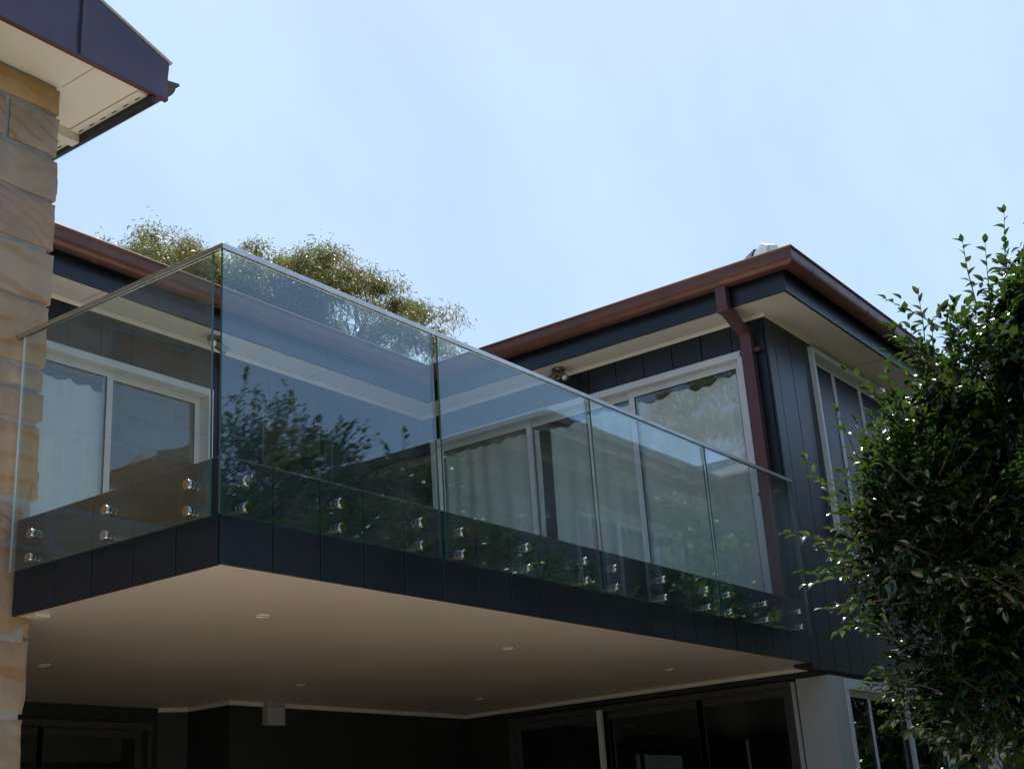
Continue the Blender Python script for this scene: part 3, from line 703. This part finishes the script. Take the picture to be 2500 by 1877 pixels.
def leaf_cloud(name, m, parent, pos, Rm, sc, tint, variants, kind='stuff'):
    nv = len(variants); which = rng.integers(0, nv, len(pos)); V = []; Fq = []; T = []; off = 0
    for k in range(nv):
        s = which == k
        if not s.any(): continue
        v, f = variants[k]; P = pos[s]; R_m = Rm[s]; S_ = sc[s]
        w_ = np.einsum('nij,vj->nvi', R_m, v)*S_[:, None, None]+P[:, None, :]
        V.append(w_.reshape(-1, 3)); n = len(P); L_ = len(v)
        offs = off+np.arange(n)*L_
        for ff in f: Fq.append((np.array(ff)[None, :]+offs[:, None]))
        T.append(np.repeat(tint[s], L_)); off += n*L_
    V = np.concatenate(V); T = np.concatenate(T)
    me = bpy.data.meshes.new(name)
    lens = np.concatenate([np.full(len(q), q.shape[1]) for q in Fq]); idx = np.concatenate([q.reshape(-1) for q in Fq])
    me.vertices.add(len(V)); me.vertices.foreach_set('co', V.reshape(-1).astype('f'))
    me.loops.add(len(idx)); me.loops.foreach_set('vertex_index', idx.astype('i'))
    me.polygons.add(len(lens)); st = np.concatenate([[0], np.cumsum(lens)[:-1]])
    me.polygons.foreach_set('loop_start', st.astype('i')); me.polygons.foreach_set('use_smooth', np.ones(len(lens), bool))
    a = me.attributes.new('tint', 'FLOAT', 'POINT'); a.data.foreach_set('value', T.astype('f'))
    me.update(calc_edges=True); me.validate()
    me.materials.append(m)
    o = bpy.data.objects.new(name, me); COL.objects.link(o); o.parent = parent
    if kind: o['kind'] = kind
    return o

def unit(n):
    v = rng.normal(size=(n, 3)); return v/np.linalg.norm(v, axis=1, keepdims=True)

def noise3(p, s, seed=0.0):
    return np.array([noise.noise((q[0]*s+seed, q[1]*s, q[2]*s)) for q in p])

# ---- camellia: sprigs of stiff glossy leaves
def camellia(name, lb, cat, base, ells, nsprig, extra, group, leaf=.056, pick=0, m='camellia', seed=1, trunk_to=None, jitter=.2):
    t = thing(name, lb, cat, base, group)
    B0 = np.array(base, float)
    C = np.array([e[0] for e in ells], float); Rr = np.array([e[1] for e in ells], float)
    vol = Rr.prod(axis=1)**.36; pr = vol/vol.sum()
    pos, dirs = [], []
    while len(pos) < nsprig:
        k = rng.choice(len(ells), p=pr); d = rng.normal(size=3); d /= np.linalg.norm(d)
        rad = rng.uniform(.45, 1)**(1/3)*(1-.16*rng.random())
        p = C[k]+d*Rr[k]*rad
        # only the outer part of the union, broken by noise
        q = ((p-C)/Rr); dd = np.sqrt((q**2).sum(1)).min()
        if noise.noise((p[0]*2.3+seed, p[1]*2.3, p[2]*2.3)) < -.12 and dd > .62: continue
        if dd < .42: continue
        p = p*(1+0)+jitter*d*noise.noise((p[0]*3.3, p[1]*3.3+seed, p[2]*3.3))*2
        o = d*.8+np.array([0, 0, .35])+rng.normal(size=3)*.45
        pos.append(p); dirs.append(o/np.linalg.norm(o))
    pos = np.array(pos); dirs = np.array(dirs)
    LP, LD, LU = [], [], []
    stems = MB()
    specs = [(p, d, rng.uniform(.10, .26)*(1.45 if rng.random() < .12 else 1), 0) for p, d in zip(pos, dirs)]+[(np.array(a, float), np.array(b, float)-np.array(a, float), None, 1) for a, b in extra]
    for p, d, ln, long_ in specs:
        if long_: ln = np.linalg.norm(d); d = d/ln
        bend = rng.normal(size=3)*.25+np.array([0, 0, .25]); n = max(4, int(ln/(.024 if not long_ else .030)))
        side = np.cross(d, [0, 0, 1.]); side /= max(np.linalg.norm(side), 1e-5); pts = []
        for k in range(n+1):
            s = k/n; c = p+d*ln*s+bend*ln*.35*s*s*(0.6 if long_ else 1); pts.append(c)
            if k == 0: continue
            sg = 1 if k % 2 else -1
            dl = d*(.45+.35*s)+sg*side*(1-.45*s)+np.array([0, 0, .26])+rng.normal(size=3)*.28
            LP.append(c); LD.append(dl); LU.append(np.array([0, 0, 1.])+rng.normal(size=3)*.24)
        LP.append(pts[-1]); LD.append(d+rng.normal(size=3)*.15+np.array([0, 0, .2])); LU.append(np.array([0, 0, 1.])+rng.normal(size=3)*.2)
        if long_ or rng.random() < .35:
            stems.tube([Vector(pts[0]-d*.05), Vector(pts[len(pts)//2]), Vector(pts[-1])], [.0035, .0024, .0012], 4)
    # shadowed interior leaves so the crown is dense
    ni = int(nsprig*2.2); k = rng.choice(len(ells), size=ni, p=pr); u = unit(ni); rad = rng.uniform(.25, .86, ni)
    ip = C[k]+u*Rr[k]*rad[:, None]
    LP = np.concatenate([np.array(LP), ip]); LD = np.concatenate([np.array(LD), unit(ni)+[0, 0, -.1]]); LU = np.concatenate([np.array(LU), unit(ni)*.6+[0, 0, .8]])
    Rm = frames(LD, LU); sc = rng.uniform(.62, 1.12, len(LP))*leaf; sc[-ni:] *= 1.35; tint = np.clip(rng.normal(.36, .26, len(LP)), 0, 1); sc *= np.clip(rng.normal(1, .16, len(LP)), .55, 1.35)
    variants = [leaf_geo(1, .56, .35, .30), leaf_geo(1, .48, .55, .42), leaf_geo(1, .60, .25, .22), leaf_geo(1, .52, .45, .12), leaf_geo(1, .55, .6, .52)]
    keepm = np.ones(len(LP), bool)
    if pick:
        D = LP-np.array(CAM); zf = D@np.array(fwd); px = 1250+F_PX*(D@np.array(rgt))/zf; py = 938.5-F_PX*(D@np.array(upv))/zf
        inn = (px > 5) & (px < 2495) & (py > 5) & (py < 1870)
        order = np.argsort(np.where(inn, zf/sc, 1e9))[:pick]
        keepm[order] = False
        protos = []
        for a_, (v, f) in enumerate(variants):
            for b_ in range(3):
                me = bpy.data.meshes.new('leaf'); me.from_pydata(v.tolist(), [], f); me.polygons.foreach_set('use_smooth', [True]*len(f))
                at = me.attributes.new('tint', 'FLOAT', 'POINT'); at.data.foreach_set('value', [(.15, .4, .75)[b_]]*len(v)); me.materials.append(M[m]); protos.append(me)
        for i in order:
            o = bpy.data.objects.new('leaf', protos[rng.integers(0, len(protos))]); COL.objects.link(o)
            r_ = Rm[i]; p = LP[i]-B0
            mm = Matrix([[*(r_[0]*sc[i]), p[0]], [*(r_[1]*sc[i]), p[1]], [*(r_[2]*sc[i]), p[2]], [0, 0, 0, 1]])
            o.parent = t; o.matrix_local = mm
    fo = leaf_cloud('foliage', M[m], t, LP[keepm]-B0, Rm[keepm], sc[keepm], tint[keepm], variants)
    tw = stems.build('twigs', M['twig']); keep(tw, t); tw['kind'] = 'stuff'
    # trunk and limbs
    tr = MB(); top = Vector(trunk_to or tuple(C[0])); bv = Vector(base)
    tr.tube([bv+Vector((0, 0, -.05)), bv.lerp(top, .3)+Vector((.06, -.04, 0)), bv.lerp(top, .65)+Vector((-.05, .05, 0)), top], [.085, .07, .05, .028], 10)
    keep(tr.build('trunk', M['bark'], smooth=True), t)
    br = MB()
    for e in range(len(ells)*3):
        k = e % len(ells); s = rng.uniform(.25, .8); a = bv.lerp(top, s)
        u = unit(1)[0]; b = Vector(C[k]+u*Rr[k]*rng.uniform(.5, .85)); mid = a.lerp(b, .5)+Vector((0, 0, -.08))
        br.tube([a, mid, b], [.028, .017, .006], 6)
    keep(br.build('branches', M['bark'], smooth=True), t)
    return t

ex = [
      ((2.136, -2.591, 3.708), (1.888, -2.414, 3.873)),
      ((2.068, -2.566, 3.572), (1.888, -2.395, 3.562)),
      ((1.888, -2.424, 3.324), (1.634, -2.23, 3.493)),
      ((2.209, -2.692, 3.876), (1.998, -2.719, 4.083)),
      ((2.235, -2.827, 3.893), (2.026, -2.945, 4.138)),
      ((2.229, -2.754, 3.863), (2.043, -2.82, 4.035)),
      ((2.347, -2.877, 3.913), (2.152, -3.012, 4.135)),
      ((1.716, -2.15, 2.802), (1.473, -2.03, 3.053)),
      ((1.724, -2.136, 2.739), (1.491, -1.912, 2.787)),
      ((1.799, -2.136, 2.639), (1.596, -1.927, 2.584)),
      ((1.873, -2.132, 2.516), (1.688, -1.972, 2.478)),
      ((2.025, -2.131, 2.181), (1.865, -2.038, 2.149)),
      ((2.158, -2.166, 2.011), (2.01, -2.097, 1.95)),
      ((2.002, -2.123, 2.354), (1.838, -2.042, 2.386)),
      ((1.79, -2.203, 3.029), (1.575, -2.168, 3.27)),
      ((1.967, -2.324, 3.32), (1.784, -2.271, 3.424)),
      ((2.342, -2.397, 1.907), (2.208, -2.354, 1.804)),
]
camellia('camellia_tree', 'dense glossy dark green camellia tree in front of the house end wall', 'tree', (3.3, -3.15, 0),
         [((3.85, -3.70, 3.40), (1.25, .85, 1.95)), ((3.15, -2.90, 3.12), (.62, .48, .74)), ((3.3, -3.2, 2.75), (.85, .65, .9)),
          ((2.47, -2.80, 3.72), (0.22, 0.22, 0.28)), ((2.36, -2.56, 3.20), (0.28, 0.28, 0.28)), ((2.20, -2.45, 3.40), (0.17, 0.17, 0.16)), ((2.02, -2.26, 2.85), (0.26, 0.26, 0.22)), ((2.12, -2.34, 2.70), (0.31, 0.31, 0.25)), ((2.43, -2.43, 2.35), (0.24, 0.24, 0.26)), ((2.62, -2.50, 2.14), (0.22, 0.22, 0.18)), ((2.53, -2.90, 3.88), (0.20, 0.20, 0.22)), ((2.57, -2.56, 2.90), (0.42, 0.42, 0.42))],
         12500, ex, 'camellias along the front boundary', pick=300, seed=4, leaf=.054)
camellia('camellia_tree', 'second glossy camellia beyond the first, seen mirrored in the balustrade glass', 'tree', (5.9, -3.6, 0),
         [((5.6, -3.6, 3.6), (.95, .8, 1.5)), ((6.5, -3.7, 3.3), (.8, .7, 1.7)), ((6.0, -3.6, 1.6), (1.3, .9, 1.2))], 2600,
         [((6.1, -3.5, 4.9), (6.15, -3.45, 5.4)), ((5.2, -3.5, 4.8), (5.1, -3.4, 5.25))], 'camellias along the front boundary', leaf=.075, seed=9)
camellia('camellia_tree', 'lower glossy camellia furthest along the row, seen mirrored in the fascia glass', 'tree', (8.3, -3.8, 0),
         [((8.3, -3.8, 2.9), (1.2, .8, 1.5)), ((8.9, -3.8, 2.0), (1.5, .9, 1.4))], 1800, [], 'camellias along the front boundary', leaf=.085, seed=12)
for k, (x, y, h, r_) in enumerate([(12.2, -4.25, 6.3, .42), (13.2, -4.4, 5.9, .62)]):
    camellia('columnar_shrub', ['slender bright green shrub mirrored in the end glass panel', 'wider bright green shrub mirrored in the end glass panel'][k], 'shrub', (x, y, 0),
             [((x, y, h*.62), (r_, r_, h*.38)), ((x, y, h*.3), (r_*1.3, r_*1.3, h*.25))], 700, [], 'shrubs by the neighbouring house', leaf=.10, m='hedge', seed=20+k)

camellia('tall_hedge', 'tall dark hedge by the neighbouring house, mirrored darkly in the end wall', 'hedge', (17.5, -2.9, 0),
         [((15.6, -2.9, 3.2), (1.5, .8, 3.1)), ((17.8, -2.9, 3.4), (1.6, .8, 3.2)), ((20.2, -2.9, 3.2), (1.6, .8, 3.2)), ((13.0, -3.0, 1.6), (1.6, .7, 1.4))], 2600, [], 'hedges along the side boundary', leaf=.17, seed=31)  # unseen hedge, added so the lower end wall reflects dark green

# ---- gum trees: drooping narrow leaves in clumps at the ends of crooked branches
def gum(name, lb, base, hubs, ells, nclump, perclump, seed, leaf=.11):
    t = thing(name, lb, 'tree', base, 'gum trees around the house')
    r = random.Random(seed); B0 = np.array(base, float)
    C = np.array([e[0] for e in ells], float); Rr = np.array([e[1] for e in ells], float); vol = Rr.prod(axis=1); pr = vol/vol.sum()
    cl = []
    while len(cl) < nclump:
        k = rng.choice(len(ells), p=pr); u = unit(1)[0]
        if u[2] < -.35: continue
        p = C[k]+u*Rr[k]*rng.uniform(.3, 1.0)**.5
        nn = noise.noise((p[0]*.75+seed, p[1]*.75, p[2]*1.0))
        if nn < -.48: continue
        cl.append(p+u*max(0, nn)*.35)
    cl = np.array(cl)
    wood = MB(); bv = Vector(base)
    tr = MB(); H0 = Vector(hubs[0])
    tr.tube([bv+Vector((0, 0, -.1)), bv.lerp(H0, .35)+Vector((.2, .1, 0)), bv.lerp(H0, .7)+Vector((-.1, .15, 0)), H0], [.30, .24, .2, .15], 12)
    keep(tr.build('trunk', M['bark'], smooth=True), t)
    hs = [Vector(h) for h in hubs]
    for h in hs[1:]:
        m_ = H0.lerp(h, .5)+Vector((r.uniform(-.25, .25), r.uniform(-.25, .25), r.uniform(-.1, .3)))
        wood.tube([H0, m_, h], [.13, .09, .06], 8)
    nodes = [(h, .06) for h in hs[1:]]
    for c in sorted(cl.tolist(), key=lambda q: min((Vector(q)-h).length for h in hs)):
        c = Vector(c); n_ = min(nodes, key=lambda q: (q[0]-c).length+ (0 if q[1] > .012 else 9))
        a, ra_ = n_; k = 5; pts = [a]
        for i in range(1, k+1):
            s = i/k; j = .16*(1-s)+.05
            pts.append(a.lerp(c, s)+Vector((r.uniform(-j, j), r.uniform(-j, j), r.uniform(-j, j)+.12*math.sin(s*3.14))))
        r1 = max(ra_*.55, .011); wood.tube(pts, [r1+(.008-r1)*i/k for i in range(k+1)], 5)
        nodes.append((pts[2], r1*.8)); nodes.append((pts[4], .012))
    keep(wood.build('branches', M['bark'], smooth=True), t)
    n = nclump*perclump; ci = np.repeat(np.arange(nclump), perclump)
    sz = rng.uniform(.15, .36, nclump)[ci]
    g = rng.normal(size=(n, 3))*np.array([.62, .62, .40]); p = cl[ci]+g*sz[:, None]
    p[:, 2] -= .25*sz*(g[:, 0]**2+g[:, 1]**2)
    d = np.stack([rng.normal(size=n)*.55, rng.normal(size=n)*.55, -np.abs(rng.normal(.75, .45, n))], 1)+g*.25
    Rm = frames(d, unit(n)); sc = rng.uniform(.6, 1.15, n)*leaf
    ct = rng.normal(.42, .2, nclump)[ci]; tint = np.clip(ct+rng.normal(0, .16, n), 0, 1)
    leaf_cloud('foliage', M['gum'], t, p-B0, Rm, sc, tint, [leaf_geo(1, .20, .2, .2, 2), leaf_geo(1, .24, .1, .35, 2), leaf_geo(1, .17, .3, -.15, 2)])
    return t
def at(x, y, dist):
    dx, dy = (x-1250)/F_PX, -(y-938.5)/F_PX
    v = fwd+rgt*dx+upv*dy; return CAM+v*(dist/math.hypot(v.x, v.y))
gum('gum_tree', 'olive green gum tree rising behind the left wing of the house', (14.3, 13.0, 0),
    [(14.0, 12.8, 8.2), (12.4, 14.2, 10.4), (13.1, 13.2, 11.1), (13.9, 12.0, 10.7), (14.6, 11.2, 9.6), (12.9, 14.0, 9.6)],
    [((11.65, 14.9, 12.15), (1.9, 1.7, 1.40)), ((12.4, 14.2, 12.05), (1.4, 1.3, 1.35)), ((13.0, 13.6, 12.0), (1.5, 1.5, 1.35)), ((13.9, 12.5, 11.85), (1.5, 1.5, 1.30)), ((14.75, 11.35, 10.95), (1.2, 1.2, 1.2)), ((15.5, 10.6, 9.9), (.8, .8, .9)), ((10.6, 16.0, 11.6), (.8, .8, .9)), ((13.6, 13.2, 10.2), (2.2, 2.2, 1.2))],
    500, 430, 5, leaf=.108)
gum('gum_tree', 'gum tree beyond the stone wing, mirrored in the sliding door panes', (-8.5, 8.0, 0),
    [(-8.6, 8.2, 6.5), (-9.6, 7.2, 8.6), (-8.0, 9.2, 9.0), (-9.0, 8.6, 10.0)],
    [((-9.0, 8.0, 9.6), (2.0, 2.0, 2.2)), ((-8.0, 9.8, 9.0), (1.6, 1.6, 1.5)), ((-10.2, 6.4, 8.6), (1.6, 1.6, 1.6))], 110, 170, 8, leaf=.15)

# ------------------------------------------------------------------ neighbouring house, seen only as a reflection
nb = thing('neighbour_house', 'tan neighbouring house with grey tiled roof mirrored in the balustrade glass', 'house', (16, -9, 0))
def NB(mb, name, m, **k): return keep(mb.build(name, m, **k), nb)
mb = MB(); mb.box(10.5, 22, -16, -5.6, 0, 6.9); mb.box(14.6, 22, -5.6, -4.1, 0, 6.9); NB(mb, 'wall', M['nwall'])
npth = [(10.0, -16.5), (10.0, -5.1), (14.1, -5.1), (14.1, -3.6), (22.5, -3.6)]
mb = sweep([(-.5, 6.78), (0, 6.78), (0, 7.0), (-.03, 7.0), (-.03, 6.8), (-.5, 6.8)], npth, -1); NB(mb, 'eave', M['nfascia'])
mb = sweep([(.0, 6.9), (.12, 6.9), (.13, 7.02), (.0, 7.02)], npth, -1); NB(mb, 'gutter', M['alu_dim'])
mb = MB(); a = (9.95, -16.5, 7.02); b = (9.95, -5.05, 7.02); c = (22.5, -5.05, 7.02); d = (22.5, -16.5, 7.02); e = (15, -10, 7.7); f = (17.5, -10, 7.7)
for q in ((b, a, e, e), (c, b, e, f), (d, c, f, f), (a, d, f, e)):
    mb.v += [*q[:3]] if q[2] == q[3] else [*q]; n_ = len(mb.v); k = 3 if q[2] == q[3] else 4; mb.f.append(tuple(range(n_-k, n_))); mb.mi.append(0)
mb.prism([(14.05, -3.55, 7.02), (18.3, -3.55, 7.12), (22.5, -3.55, 7.02)], (0, -4, 0))
NB(mb, 'roof', M['nroof'])
for k in range(3):
    x = 11.3+1.1*k; mb = MB(); mb.box(x, x+.75, -5.605, -5.56, 4.6, 6.0); fr = NB(mb, 'window', M['alu'])
    mb = MB(); mb.box(x+.06, x+.69, -5.562, -5.555, 4.66, 5.94); p = mb.build('pane', M['mesh_pane']); p.parent = fr
